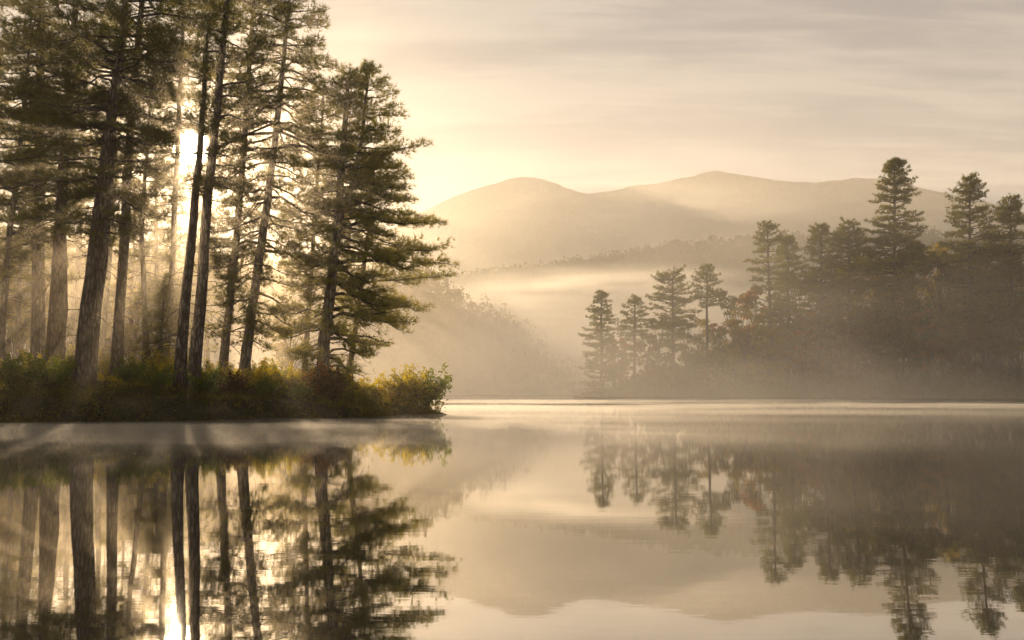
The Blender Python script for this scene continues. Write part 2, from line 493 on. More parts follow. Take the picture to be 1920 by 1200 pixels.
# ------------------------------------------------------------------ the air: haze, mist on the water, fog in the valley, mist round the pines
HCOL = (1.0, .955, .88)
g = Geo()
x0, x1, y0, y1, z0, z1 = -880, 880, -90, 1420, -3.2, 325
v = [(x0, y0, z0), (x1, y0, z0), (x1, y1, z0), (x0, y1, z0), (x0, y0, z1), (x1, y0, z1), (x1, y1, z1), (x0, y1, z1)]
q = [(0, 3, 2, 1), (4, 5, 6, 7), (0, 1, 5, 4), (1, 2, 6, 5), (2, 3, 7, 6), (3, 0, 4, 7)]
g.add(v, [(a, b, c) for a, b, c, e in q] + [(a, c, e) for a, b, c, e in q])
g.build('haze', [volume_mat('haze_air', HAZE_DENSITY, HCOL, .18)])['kind'] = 'stuff'


def mist_top(x, y):
    n = fbm(x * .05 + 5 + .8 * fbm(x * .09, y * .09, 62, 3), y * .13 + x * .03, 61, 5)
    near = np.exp(-((x + 12) / 16) ** 2 - ((y - 36) / 13) ** 2)                     # mist gathered along the left bank
    ends = sstep(262, 165, y) * sstep(-150, -120, x) * sstep(180, 140, x)
    far = .75 * sstep(22, 120, y)
    return .03 + (np.clip(n + .30, 0, 2) * .36 * far + np.exp(1.7 * n) * .27 * near * sstep(6, 30, y)) * ends


slab_volume('lake_mist', np.concatenate([np.arange(-155, -45, 5.0), np.arange(-45, 40, 1.2), np.arange(40, 186, 5.0)]), np.concatenate([np.arange(12, 80, .5), np.arange(80, 270, 2.5)]),
            lambda x, y: .02 + 0 * x, mist_top, volume_mat('mist_air', .048, HCOL, .55))


def mist_body(name, c, r, density, gg, scale=(2.0, 2.0, 3.0), lo=.30, hi=.66, core=.05, tone=None):
    """a rounded body of mist that thins out towards its edge and is broken up by drifting wisps"""
    nu, nv = 24, 13
    u = np.arange(nu) / nu * 2 * math.pi; w = np.linspace(-math.pi / 2, math.pi / 2, nv)[1:-1]
    U, Wv = np.meshgrid(u, w)
    v = np.stack([np.cos(Wv) * np.cos(U), np.cos(Wv) * np.sin(U), np.sin(Wv)], -1).reshape(-1, 3) * 1.03
    v = np.concatenate([v, [[0, 0, -1.03]], [[0, 0, 1.03]]]); rows = nv - 2
    i = np.arange(rows - 1)[:, None] * nu; j = np.arange(nu)[None, :]; j2 = (j + 1) % nu
    A, B, C2, E = (i + j).ravel(), (i + j2).ravel(), (i + nu + j2).ravel(), (i + nu + j).ravel()
    t = np.concatenate([np.stack([A, B, C2], 1), np.stack([A, C2, E], 1)])
    jj = np.arange(nu); j3 = (jj + 1) % nu; e = (rows - 1) * nu
    t = np.concatenate([t, np.stack([j3, jj, np.full(nu, rows * nu)], 1), np.stack([e + jj, e + j3, np.full(nu, rows * nu + 1)], 1)])
    m, n, l, out = new_mat(name + '_air')
    tcn = n.new('ShaderNodeTexCoord')
    ln = n.new('ShaderNodeVectorMath'); ln.operation = 'LENGTH'; l.new(tcn.outputs['Object'], ln.inputs[0])
    f = n.new('ShaderNodeMapRange'); f.interpolation_type = 'SMOOTHSTEP'; l.new(ln.outputs['Value'], f.inputs['Value'])
    f.inputs['From Min'].default_value = core; f.inputs['From Max'].default_value = 1.0; f.inputs['To Min'].default_value = 1; f.inputs['To Max'].default_value = 0
    nz = noise(n, l, 1.0, 4, tcn.outputs['Object'], scale)
    k = n.new('ShaderNodeMapRange'); l.new(nz, k.inputs['Value']); k.inputs['From Min'].default_value = lo; k.inputs['From Max'].default_value = hi
    mu = n.new('ShaderNodeMath'); mu.operation = 'MULTIPLY'; l.new(f.outputs[0], mu.inputs[0]); l.new(k.outputs[0], mu.inputs[1])
    m2 = n.new('ShaderNodeMath'); m2.operation = 'MULTIPLY'; l.new(mu.outputs[0], m2.inputs[0]); m2.inputs[1].default_value = density
    v_ = n.new('ShaderNodeVolumePrincipled'); v_.inputs['Color'].default_value = (*(tone or HCOL), 1); v_.inputs['Anisotropy'].default_value = gg
    l.new(m2.outputs[0], v_.inputs['Density']); l.new(v_.outputs[0], out.inputs['Volume'])
    g = Geo(); g.add(v, t)
    o = g.build(name, [m], None, tuple(float(q) for q in c)); o.scale = r; o['kind'] = 'stuff'
    return o


mist_body('valley_fog', P(1180, 560, 440), (125, 45, 19), .08, .5, (3, 2, 4))
mist_body('ridge_mist', (90, 425, 62), (280, 110, 75), .0028, .4, (5, 2, 4), .15, .7)
mist_body('hill_mist', (-14, 258, 14), (66, 34, 32), .019, .4, (3, 2, 3), .15, .7)
mist_body('slope_mist', P(1230, 400, 820), (190, 70, 38), .008, .5, (2.4, 2, 4))
mist_body('pine_mist', (-24, 60, 9), (33, 38, 27), .0120, .78, (2, 2, 2), .2, .7, tone=(1.0, .88, .69))  # golden glow round the sun is tinted into this mist's colour
mist_body('shore_mist', P(1640, 720, 140), (85, 50, 40), .0085, .4, (4, 2, 3))



def low_top(x, y):
    return .7 + (np.clip((y - 88) * .16, 0, 36) + 5 * fbm(x * .012, y * .012, 66, 3) * sstep(120, 240, y)) * sstep(500, 380, np.abs(x)) * sstep(436, 380, y)


slab_volume('low_haze', np.arange(-510, 511, 20.0), np.arange(88, 440, 11.0), lambda x, y: .5 + 0 * x, low_top, volume_mat('low_air', .0029, HCOL, .4))
mist_body('valley_haze', (40, 830, 15), (1000, 575, 305), .0021, .42, (7, 3, 5), .05, .75, .1)


# ------------------------------------------------------------------ tree builders
D = dict
SUNLINES = [(np.array([0, 0, CAM_Z]), 1.0), (np.array([0, 0, -CAM_Z]), .75)]


def smooth_path(pts, n):
    pts = np.asarray(pts, float)
    s = np.concatenate([[0], np.cumsum(np.linalg.norm(np.diff(pts, axis=0), axis=1))]); s /= s[-1]
    q = np.linspace(0, 1, n)
    out = np.stack([np.interp(q, s, pts[:, k]) for k in range(3)], 1)
    for _ in range(2):
        o2 = out.copy(); o2[1:-1] = (out[:-2] + 2 * out[1:-1] + out[2:]) / 4; out = o2
    return out


def pine_crown(geo, path, rad, spec, g, origin):
    """limbs, twigs and needle tufts along a trunk path (local coordinates); spec: dict"""
    s = np.concatenate([[0], np.cumsum(np.linalg.norm(np.diff(path, axis=0), axis=1))]); H = s[-1]
    at = lambda h: np.array([np.interp(h, s, path[:, k]) for k in range(3)])
    prof = spec['profile']; ts = [p[0] for p in prof]; Ls = [p[1] for p in prof]
    h = H * ts[0]; tp, td, tsz = [], [], []
    gap = spec.get('whorl', .8) * spec.get('open', 1.35); per = spec.get('per', 5); up = spec.get('up', .25); droop = spec.get('droop', .5)
    right = spec.get('right', 1.0); left = spec.get('left', 1.0); size = spec.get('tuft', .42); step = spec.get('step', .27)
    az0 = g.uniform(0, 6.28)
    while h < H * .995:
        f = h / H
        n = max(2, int(round(per * g.uniform(.55, 1.12))))
        az0 += 2.4
        for k in range(n):
            az = az0 + k * 2 * math.pi / n + g.normal() * .3
            L = np.interp(f, ts, Ls) * g.uniform(.55, 1.12)
            c = math.cos(az)
            L *= (right if c > 0 else left) ** abs(c)
            L *= 1 - spec.get('shy', .45) * abs(math.sin(az)) ** 2      # grown in rows: boughs reach along the shore
            if L < .25: L = .25
            hd = np.array([math.cos(az), math.sin(az), 0])
            e = up + g.normal() * .12 + .55 * max(0, (f - .8) / .2)
            dr = droop * (1 - max(0, (f - .6) / .4)) * g.uniform(.6, 1.3)
            q = np.linspace(0, 1, 6)
            wob = np.cumsum(g.normal(size=(6, 3)) * .035 * L, 0); wob[0] = 0
            b = at(min(H, h + g.uniform(-.3, .3) * gap))
            pts = b + hd * (q * L)[:, None] + np.array([0, 0, 1.0]) * ((q * e - q * q * dr + q ** 4 * dr * .55) * L)[:, None] + wob
            r0 = min(.022 * L + .012, np.interp(h, s, rad) * .55)
            geo.tube(pts, np.linspace(r0, .010, 6), 4, 0, cap=False)
            bare = g.random() < spec.get('bare', 0.0) * (1 - f)
            if L < .5:
                nsub = 2
            else:
                nsub = int(L / spec.get('sub', .29)) + 2
            inner = spec.get('inner', .28)
            for j in range(nsub):
                u = inner + (1 - inner) * (j + g.uniform(.1, .9)) / nsub
                u = min(u, .99)
                p0 = np.array([np.interp(u, q, pts[:, m]) for m in range(3)])
                side = 1 if j % 2 else -1
                ang = az + side * g.uniform(.55, 1.15)
                sl = (.36 * L * (1 - u) + .28 * min(1, L)) * g.uniform(.6, 1.2)
                sd = np.array([math.cos(ang), math.sin(ang), g.normal() * .14 + .10 - .25 * dr])
                p1 = p0 + sd * sl * .55; p2 = p0 + sd * sl + np.array([0, 0, .12 * sl])
                geo.tube([p0, p1, p2], [.012 + .004 * sl, .009, .005], 3, 0, cap=False)
                if bare and g.random() < .85: continue
                m = max(1, int(sl / step))
                w = np.linspace(.35, 1.0, m + 1)[:, None]
                pp = p0 * (1 - w) + p2 * w
                tp.append(pp); td.append(np.tile(unit(sd + np.array([0, 0, .55])), (m + 1, 1)))
                tsz.append(np.full(m + 1, size))
                if u > .45 and not spec.get('thin'):       # the outer sprays are thick pads
                    ex = pp[m // 2:] + g.normal(size=(len(pp) - m // 2, 3)) * np.array([.16, .16, .13])
                    tp.append(ex); td.append(np.tile(unit(sd + np.array([0, 0, .9])), (len(ex), 1))); tsz.append(np.full(len(ex), size))
            if not bare:
                m = max(2, int(L * .5 / step)); w = np.linspace(.5, 1, m)
                tp.append(np.stack([np.interp(w, q, pts[:, k2]) for k2 in range(3)], 1)); td.append(np.tile(unit(hd + np.array([0, 0, .7])), (m, 1))); tsz.append(np.full(m, size))
        h += gap * g.uniform(.7, 1.3) * (1.0 if f < .85 else .6)
    for _ in range(spec.get('dead', 0)):                     # bare dead branches below the live crown
        hh = H * g.uniform(.10, max(.3, ts[0] + .15)); az = g.uniform(0, 6.28); L = g.uniform(.7, 2.6)
        b = at(hh); hd = np.array([math.cos(az), math.sin(az) * .7, 0]); q = np.linspace(0, 1, 6)
        pts = b + hd * (q * L)[:, None] + np.array([0, 0, 1.0]) * ((q * g.uniform(-.2, .35) - q * q * g.uniform(.2, .6)) * L)[:, None] + np.cumsum(g.normal(size=(6, 3)) * .05 * L, 0) * q[:, None]
        geo.tube(pts, np.linspace(.026, .007, 6), 4, 0, cap=False)
        for j in range(int(L * 4)):
            u = g.uniform(.25, 1); p0 = np.array([np.interp(u, q, pts[:, m]) for m in range(3)])
            dv = unit(hd * .6 + g.normal(size=3) * .6 + np.array([0, 0, -.15])); sl = g.uniform(.25, .75)
            geo.tube([p0, p0 + dv * sl * .5 + g.normal(size=3) * .04, p0 + dv * sl + np.array([0, 0, -.08])], [.010, .007, .004], 3, 0, cap=False)
            if g.random() < .12: tp.append((p0 + dv * sl)[None, :]); td.append(dv[None, :]); tsz.append(np.full(1, size * .8))
    tp.append(at(H)[None, :] + np.array([[0, 0, .0], [0, 0, -.25], [0, 0, -.5]])); td.append(np.tile([0, 0, 1.0], (3, 1))); tsz.append(np.full(3, size))
    tp, td, tsz = np.concatenate(tp), np.concatenate(td), np.concatenate(tsz)
    jit = g.normal(size=tp.shape) * size * .22; tp = tp + jit
    if spec.get('gap', False):                             # the opening in the crowns that the low sun stands in
        wpt = tp + origin; keep = np.ones(len(tp), bool)
        for o, rr in SUNLINES:
            dd = wpt - o; t = dd @ SUN
            off = dd - t[:, None] * SUN
            off[:, 2] *= .72
            keep &= np.linalg.norm(off, axis=1) > rr * spec.get('gap', 1.0) * g.uniform(.75, 1.3, len(tp))
        tp, td, tsz = tp[keep], td[keep], tsz[keep]
    geo.needles(tp, td, tsz, spec.get('nw', .017), spec.get('k', 9), 1, g)


def pine(label, stems, spec, seed, needle=None, bark=None, group='pines on the left bank', sink=.5, name='pine_tree'):
    """stems: list of (pixel path [(px, py)...], Y, base radius, top radius); the first carries the root"""
    g = np.random.default_rng(seed)
    needle = needle or M_needle; bark = bark or M_bark
    pts0, Y0 = stems[0][0], stems[0][1]
    base = P(*pts0[0], Y0)
    root = thing(name, label, 'tree', base, group)
    if group == 'pines on the left bank': sink = max(.4, base[2] - float(left_h(base[:1], base[1:2])[0]) + .4)
    crown = Geo()
    for k, (pp, Y, r0, r1) in enumerate(stems):
        world_pts = np.array([P(a, b, Y) for a, b in pp])
        if k == 0 or pp[0][1] > 640: world_pts = np.concatenate([[world_pts[0] - np.array([0, 0, sink])], world_pts])
        path = smooth_path(world_pts, 18) - base
        path += np.concatenate([[np.zeros(3)], np.cumsum(g.normal(size=(17, 3)) * [.03, .03, 0], 0)])
        q = np.linspace(0, 1, 18)
        rad = r0 * (1 - q) ** .6 + r1
        if k == 0 or pp[0][1] > 640: rad = rad * (1 + .45 * np.exp(-q * 22))
        tg = Geo(); tg.tube(path, rad, 12, 0, rough=.05, seed=seed + k)
        tg.build('trunk', [bark], root)
        sp = spec[k] if isinstance(spec, list) else spec
        if sp and group == 'pines on the left bank': sp = D(sp, dead=34)
        if sp: pine_crown(crown, path, rad, sp, g, base)
    crown.build('crown', [M_twig, needle], root)
    return root


# ------------------------------------------------------------------ pines of the left bank
big = D(profile=[(.34, 2.2), (.5, 4.0), (.7, 4.2), (.9, 2.6), (1, .5)], whorl=.85, per=5, up=.12, droop=.35, gap=1.0, bare=.5)
# two stems rise from one foot in front of the sun
pine('twin trunked pine with pale sunlit bark in front of the low sun', [
    ([(363, 722), (373, 590), (384, 440), (395, 330), (407, 225), (420, 90), (428, 10), (440, -160)], 50.4, .30, .05),
    ([(338, 724), (351, 560), (366, 440), (376, 340), (386, 240), (394, 160), (400, 60)], 50, .28, .03)],
    [D(profile=[(.40, 3.0), (.5, 3.6), (.6, 3.0), (.72, 4.4), (.9, 3.4), (1, .5)], whorl=.7, per=5, up=.2, droop=.45, gap=.8, bare=.5, left=.5),
     D(profile=[(.66, 1.6), (.8, 2.6), (.92, 2.2), (1, .5)], whorl=.9, per=4, up=.2, droop=.3, gap=.8, bare=.5)], 101)
pine('thick forked pine leaning right with a split double foot', [
    ([(150, 722), (160, 600), (178, 420), (200, 220), (224, 60), (245, -160)], 49, .30, .06),
    ([(168, 724), (178, 600), (193, 470), (204, 330), (214, 200), (226, 70)], 49.4, .24, .06)],
    [D(profile=[(.32, 2.4), (.5, 4.0), (.62, 5.0), (.8, 5.0), (.92, 3.2), (1, .5)], whorl=.62, per=6, up=.12, droop=.4, gap=.8, bare=.2), None], 102)
pine('straight dark pine second from the left edge', [
    ([(72, 652), (73, 400), (74, 150), (78, -60), (82, -220)], 58, .38, .06)],
    D(profile=[(.22, 2.4), (.4, 4.2), (.6, 5.2), (.85, 4.4), (1, .5)], whorl=.62, per=6, up=.1, droop=.38, bare=.25), 103)
pine('dark brown pine with a twisted foot between the straight pine and the thick forked pine', [
    ([(98, 692), (104, 540), (114, 330), (128, 100), (142, -120)], 52, .33, .06),
    ([(110, 690), (114, 560), (110, 440), (112, 320)], 52.3, .22, .08)],
    [D(profile=[(.36, 2.4), (.5, 4.0), (.7, 5.0), (.88, 3.6), (1, .5)], whorl=.65, per=6, up=.12, droop=.35, bare=.2), None], 104, bark=M_bark_red)
pine('tall slim pine with grey bark between the forked pine and the twin trunked pine', [
    ([(218, 694), (226, 540), (238, 330), (258, 120), (272, -60), (280, -180)], 54, .27, .05)],
    D(profile=[(.34, 2.2), (.48, 3.8), (.6, 4.0), (.75, 4.2), (.9, 3.2), (1, .5)], whorl=.62, per=6, up=.15, droop=.35, gap=.8, bare=.2), 105)
pine('slender pine with pale grey trunk right beside the twin trunked pine', [
    ([(417, 678), (430, 560), (444, 440), (458, 250), (472, 60), (484, -90)], 57, .24, .04)],
    D(profile=[(.24, 2.2), (.38, 3.4), (.55, 3.8), (.75, 4.4), (.9, 3.0), (1, .4)], whorl=.66, per=5, up=.2, droop=.6, gap=1.0, bare=.5, right=.62), 106)
pine('broad pine with long drooping boughs near the middle of the point', [
    ([(458, 676), (470, 590), (492, 440), (510, 290), (526, 130), (536, 0), (540, -50)], 55, .27, .04)],
    D(profile=[(.12, 1.8), (.22, 3.8), (.36, 4.2), (.5, 4.0), (.66, 5.0), (.78, 3.8), (.9, 1.9), (1, .4)], whorl=.6, per=6, up=.02, droop=.85, right=1.05, gap=.9, bare=.15, inner=.33), 107)
pine('forked outermost pine reaching over the water at the end of the point', [
    ([(604, 676), (616, 570), (630, 430), (638, 300), (644, 200), (650, 128)], 56, .36, .04),
    ([(636, 420), (656, 360), (674, 290), (688, 210), (692, 126)], 56.2, .15, .03)],
    [D(profile=[(.06, 3.4), (.20, 5.0), (.42, 5.6), (.55, 4.0), (.72, 3.0), (.9, 1.4), (1, .35)], whorl=.55, per=6, up=.12, droop=.6, right=1.22, left=.6, bare=.1, inner=.35),
     D(profile=[(.04, 2.4), (.3, 3.9), (.6, 2.9), (.85, 1.5), (1, .3)], whorl=.45, per=6, up=.2, droop=.25, right=1.15, left=.6)], 108, needle=M_needle_y)
pine('slender leaning pine behind the outermost pine over the point', [
    ([(656, 684), (668, 610), (682, 500), (694, 390), (702, 290)], 60, .17, .03)],
    D(profile=[(.25, 2.8), (.45, 4.6), (.7, 4.4), (.88, 2.6), (1, .4)], whorl=.5, per=6, up=.12, droop=.5, right=1.2, left=.6), 109, needle=M_needle_y)
pine('thin straight pine with few branches left of the outermost pine', [
    ([(572, 664), (580, 570), (590, 430), (598, 300), (606, 170)], 62, .17, .03)],
    D(profile=[(.36, 2.0), (.55, 3.4), (.8, 3.2), (1, .3)], whorl=.6, per=5, up=.2, droop=.4, bare=.2), 110)
pine('very thin dark pine left of the twin trunked pine', [
    ([(275, 684), (272, 560), (268, 440), (276, 300), (290, 120)], 60, .18, .03)],
    D(profile=[(.4, 1.8), (.6, 2.8), (.85, 2.4), (1, .4)], whorl=.62, per=5, up=.2, droop=.3, gap=1.2, bare=.4), 111)
pine('thin leaning pine at the left edge of the wood', [
    ([(4, 640), (12, 500), (34, 330), (48, 200), (60, 20)], 56, .18, .04)],
    D(profile=[(.28, 2.2), (.5, 4.0), (.85, 3.4), (1, .4)], whorl=.65, per=5, up=.15, droop=.4, bare=.2), 112)

pine('straight pine whose crown closes the gap above the low sun', [
    ([(314, 672), (322, 480), (330, 300), (338, 100), (346, -90), (350, -170)], 66, .20, .04)],
    D(profile=[(.12, 1.4), (.3, 2.6), (.46, 1.6), (.56, 2.6), (.66, 4.2), (.8, 4.4), (1, .5)], whorl=.66, per=5, up=.12, droop=.4, gap=.75, bare=.3), 113)
pine('short bushy young pine growing low between the very thin pine and the twin trunked pine', [
    ([(300, 690), (304, 620), (308, 540)], 58, .10, .03)],
    D(profile=[(.15, 1.6), (.5, 1.7), (.8, 1.0), (1, .3)], whorl=.45, per=6, up=.2, droop=.3), 114)

# back rows of the wood: copies of three builds, each with its own stand
def generic_pine(name, label, H, r, spec, seed, needle, group, lean=0.0, sides=8):
    g = np.random.default_rng(seed)
    root = thing(name, label, 'tree', (0, 0, 0), group)
    q = np.linspace(0, 1, 12)
    path = np.stack([lean * H * q + .1 * np.sin(q * 5 + seed), .05 * np.cos(q * 4), q * H - .4], 1)
    rad = r * (1 - q) ** .8 + .03
    tg = Geo(); tg.tube(path, rad, sides, 0, rough=.05, seed=seed); tg.build('trunk', [M_bark], root)
    cg = Geo(); pine_crown(cg, path, rad, spec, g, np.zeros(3)); cg.build('crown', [M_twig, needle], root)
    return root


GB = 'slim trees in the back rows of the left wood'
b1 = generic_pine('pine_tree', '', 22, .22, D(profile=[(.22, 1.6), (.5, 2.8), (.75, 2.6), (1, .4)], whorl=1.0, per=4, tuft=.42, nw=.026, k=9, step=.5, sub=.6, bare=.4, droop=.4), 201, M_needle_y, GB, .06)
b2 = generic_pine('pine_tree', '', 19, .16, D(profile=[(.12, 1.6), (.3, 2.2), (.6, 2.4), (1, .4)], whorl=.9, per=4, tuft=.40, nw=.026, k=9, step=.5, sub=.6, bare=.7, droop=.3), 202, M_needle, GB, .03)
b3 = generic_pine('pine_tree', '', 25, .26, D(profile=[(.35, 2.0), (.6, 3.2), (.8, 2.8), (1, .4)], whorl=1.0, per=5, tuft=.42, nw=.026, k=9, step=.5, sub=.6, bare=.3, droop=.4), 203, M_needle, GB, .05)
back = [(b3, 128, 72, .3, 1.0, 'slim grey trunk in the back row just right of the twisted foot pine'), (b1, 190, 66, 1.5, 1.0, 'slim brown trunk close behind the thick forked pine'), (b2, 247, 80, 2.6, 1.0, 'thin back row tree between the slim grey barked pine and the very thin pine'),
        (b1, 303, 70, 4.0, .95, 'thin dark tree leaning behind the wood left of the twin trunked pine'), (b2, 30, 68, 5.2, 1.05, 'thin dark tree in the back row near the left edge of the wood'), (b3, -60, 60, .9, 1.0, 'dark pine just outside the left edge with boughs reaching into the frame'), (b3, -150, 54, 2.0, 1.0, 'dark pine outside the left edge, nearest to the water of those cut off'),
        (b2, 150, 90, 3.3, 1.1, 'faint thin tree far back between the twisted foot pine and the forked pine'), (b1, 10, 88, 1.1, 1.1, 'pale tree far back at the left edge'), (b1, 95, 100, 2.2, 1.0, 'pale tree far back right of the straight dark pine'),
        (b2, 330, 95, .4, .85, 'thin tree far back directly left of the twin trunked pine'), (b1, 540, 92, 2.9, .62, 'small pale tree far back left of the thin straight pine'), (b2, 215, 110, 4.4, 1.0, 'hazy thin tree far back behind the slim grey barked pine'), (b3, -20, 120, 1.9, 1.0, 'hazy pine far back, cut by the left edge of the frame'), (b2, 60, 76, .2, 1.05, 'thin tree close behind the straight dark pine')]
FAR_BACK = 'hazy slim trunk standing far back among the left wood'
back += [((b1, b2, b3)[k % 3], px, Y, k * 1.3, sc, FAR_BACK) for k, (px, Y, sc) in enumerate([(45, 118, 1.0), (112, 128, 1.1), (168, 122, .9), (232, 132, 1.0), (270, 118, .8), (292, 138, 1.0), (342, 126, .7), (385, 118, .55)])]
back += [(b1, 352, 96, 1.1, .98, 'hazy pine with its crown just below the low sun'), (b3, 306, 100, 2.7, .84, 'hazy pine far back left of the low sun'), (b1, 392, 104, 4.4, 1.02, 'hazy pine far back seen right beside the twin trunked pine')]
used = set()
for root, px, Y, rz, sc, lab in back:
    x = X(px, Y); z = float(left_h(np.array([x]), np.array([Y]))[0])
    lab = lab or 'dark pine of the left wood standing beyond the frame edge'
    if root.name not in used:
        used.add(root.name); root.location = (x, Y, z); root.rotation_euler = (0, 0, rz); root.scale = (sc,) * 3; root['label'] = lab
    else: dup(root, (x, Y, z), rz, sc, lab, GB)

# ------------------------------------------------------------------ shrubs and undergrowth of the left bank
def shrub_mesh(seed, mat, n_stem=26, H=1.8, spread=1.0, leaf=.065, per=70):
    g = np.random.default_rng(seed); geo = Geo(); lp = []
    for i in range(n_stem):
        az = g.uniform(0, 6.28); out = spread * math.sqrt(g.uniform(.02, 1)); h = H * g.uniform(.55, 1.1) * (1 - .35 * out / spread)
        q = np.linspace(0, 1, 5)
        pts = np.stack([np.cos(az) * out * q ** 1.3, np.sin(az) * out * q ** 1.3, h * (1.15 * q - .15 * q * q)], 1) + np.cumsum(g.normal(size=(5, 3)) * .04, 0)
        geo.tube(pts, np.linspace(.018, .005, 5), 3, 0, cap=False)
        u = g.uniform(.22, 1.0, per) ** .8
        c = np.stack([np.interp(u, q, pts[:, k]) for k in range(3)], 1)
        lp.append(c + g.normal(size=(per, 3)) * (.05 + .17 * (1.05 - u))[:, None])
    geo.leaves(np.concatenate(lp), leaf, 1, g, .3)
    return geo.mesh('shrub_foliage', [M_twig, mat])


SH = {'green': [shrub_mesh(301, M_green), shrub_mesh(302, M_green, 30, 2.0, 1.2), shrub_mesh(303, M_green, 22, 1.6, 1.3)],
      'yellow': [shrub_mesh(304, M_yellow), shrub_mesh(305, M_yellow, 30, 2.0, 1.1), shrub_mesh(306, M_yellow, 22, 1.6, 1.3)],
      'orange': [shrub_mesh(307, M_orange), shrub_mesh(308, M_brown)]}


SKX = [0, 60, 125, 200, 250, 325, 400, 432, 462, 495, 520, 548, 575, 603, 632, 655, 688, 712, 745, 776, 800, 815]
SKY_ = [640, 645, 625, 640, 640, 640, 665, 670, 678, 666, 662, 670, 670, 670, 676, 690, 694, 694, 698, 692, 688, 700]


def shrub(px, Y, kind, i, sc, label, group='shrubs on the left bank', zoff=0.0):
    x = X(px, Y); z = float(left_h(np.array([x]), np.array([Y]))[0])
    o = bpy.data.objects.new('shrub', SH[kind][i % len(SH[kind])]); col.objects.link(o)
    o.location = (x, Y, z - .1 + zoff); o.rotation_euler = (0, 0, px * 1.7)
    if Y < 50: sc *= 1.25
    if Y > 51.9: sc = max(.7, (P(px, np.interp(px, SKX, SKY_), Y)[2] - z + .1) / (1.95 if px < 690 else 1.5))
    o.scale = (sc, sc, sc * (1.0 if px % 2 else .9))
    o['label'] = label; o['category'] = 'shrub'; o['group'] = group
    return o


shrubs = [
    (800, 60.0, 'green', 1, .95, 'green shrub overhanging the water at the very tip of the point'),
    (776, 59.6, 'yellow', 1, 1.05, 'tallest bright green shrub just behind the tip of the point'),
    (745, 59.5, 'yellow', 0, .95, 'round yellow green shrub left of the tallest shrub near the tip'),
    (712, 60.0, 'yellow', 2, .90, 'thin yellow green shrub standing over the bare soil near the tip'),
    (688, 59.5, 'yellow', 0, .80, 'small shrub on the sunlit mound right of the outermost pine'),
    (655, 58.5, 'yellow', 2, .90, 'low golden shrub at the foot of the slender leaning pine'),
    (632, 58.0, 'yellow', 1, .85, 'leafy yellow shrub right beside the foot of the outermost pine'),
    (603, 54.5, 'orange', 0, 1.0, 'bright orange shrub in front of the foot of the outermost pine'),
    (575, 55.5, 'yellow', 2, .95, 'yellow shrub at the foot of the thin straight pine'),
    (548, 54.0, 'yellow', 0, .95, 'glowing yellow green shrub between the broad pine and the thin straight pine'),
    (520, 56.0, 'green', 1, .95, 'spiky dark green shrub right of the broad pine'),
    (495, 53.0, 'yellow', 1, .85, 'yellow shrub just right of the foot of the broad pine'),
    (462, 52.0, 'yellow', 2, .90, 'backlit shrub in front of the foot of the broad pine'),
    (432, 53.0, 'yellow', 0, .90, 'yellow green shrub right of the slender pale pine foot'),
    (400, 53.5, 'yellow', 1, .95, 'bright yellow shrub between the twin trunked pine and the slender pale pine'),
    (325, 56.0, 'yellow', 0, 1.1, 'glowing yellow shrub left behind the twin trunked pine'),
    (290, 57.0, 'yellow', 1, 1.1, 'yellow lit shrub at the foot of the very thin dark pine'),
    (252, 58.0, 'yellow', 2, 1.1, 'yellow lit shrub right behind the slim grey barked pine'),
    (200, 60.0, 'yellow', 1, 1.1, 'yellow lit shrub seen between the forked pine and the slim grey barked pine'),
    (122, 60.0, 'yellow', 0, 1.2, 'yellow lit shrub behind the twisted foot pine'),
    (128, 49.5, 'green', 2, 1.0, 'dark green shrub left of the forked pine foot'),
    (60, 52.5, 'yellow', 1, 1.2, 'big yellow green shrub in front of the straight dark pine'),
    (20, 51.5, 'yellow', 2, 1.3, 'yellow green shrub spreading at the left edge of the bank'),
    (28, 46.5, 'green', 0, 1.1, 'dark shrub low on the bank at the left edge'),
    (95, 46.5, 'green', 1, 1.0, 'dark shrub above the waterline below the twisted foot pine'),
    (240, 49.5, 'green', 0, .9, 'low green shrub in front of the slim grey barked pine'),
    (295, 48.5, 'green', 2, .85, 'low dim shrub left of the foot of the twin trunked pine'),
    (385, 48.5, 'green', 1, .8, 'low dark shrub right of the foot of the twin trunked pine'),
    (440, 49.0, 'orange', 1, .8, 'brownish shrub on the bank below the slender pale pine'),
    (500, 50.0, 'green', 0, .85, 'dark shrub on the bank below the broad pine'),
    (560, 51.5, 'green', 2, .85, 'dark shrub low on the bank left of the orange shrub'),
    (625, 53.5, 'orange', 1, .75, 'russet shrub on the bank right below the orange shrub'),
]
for s in shrubs: shrub(*s)

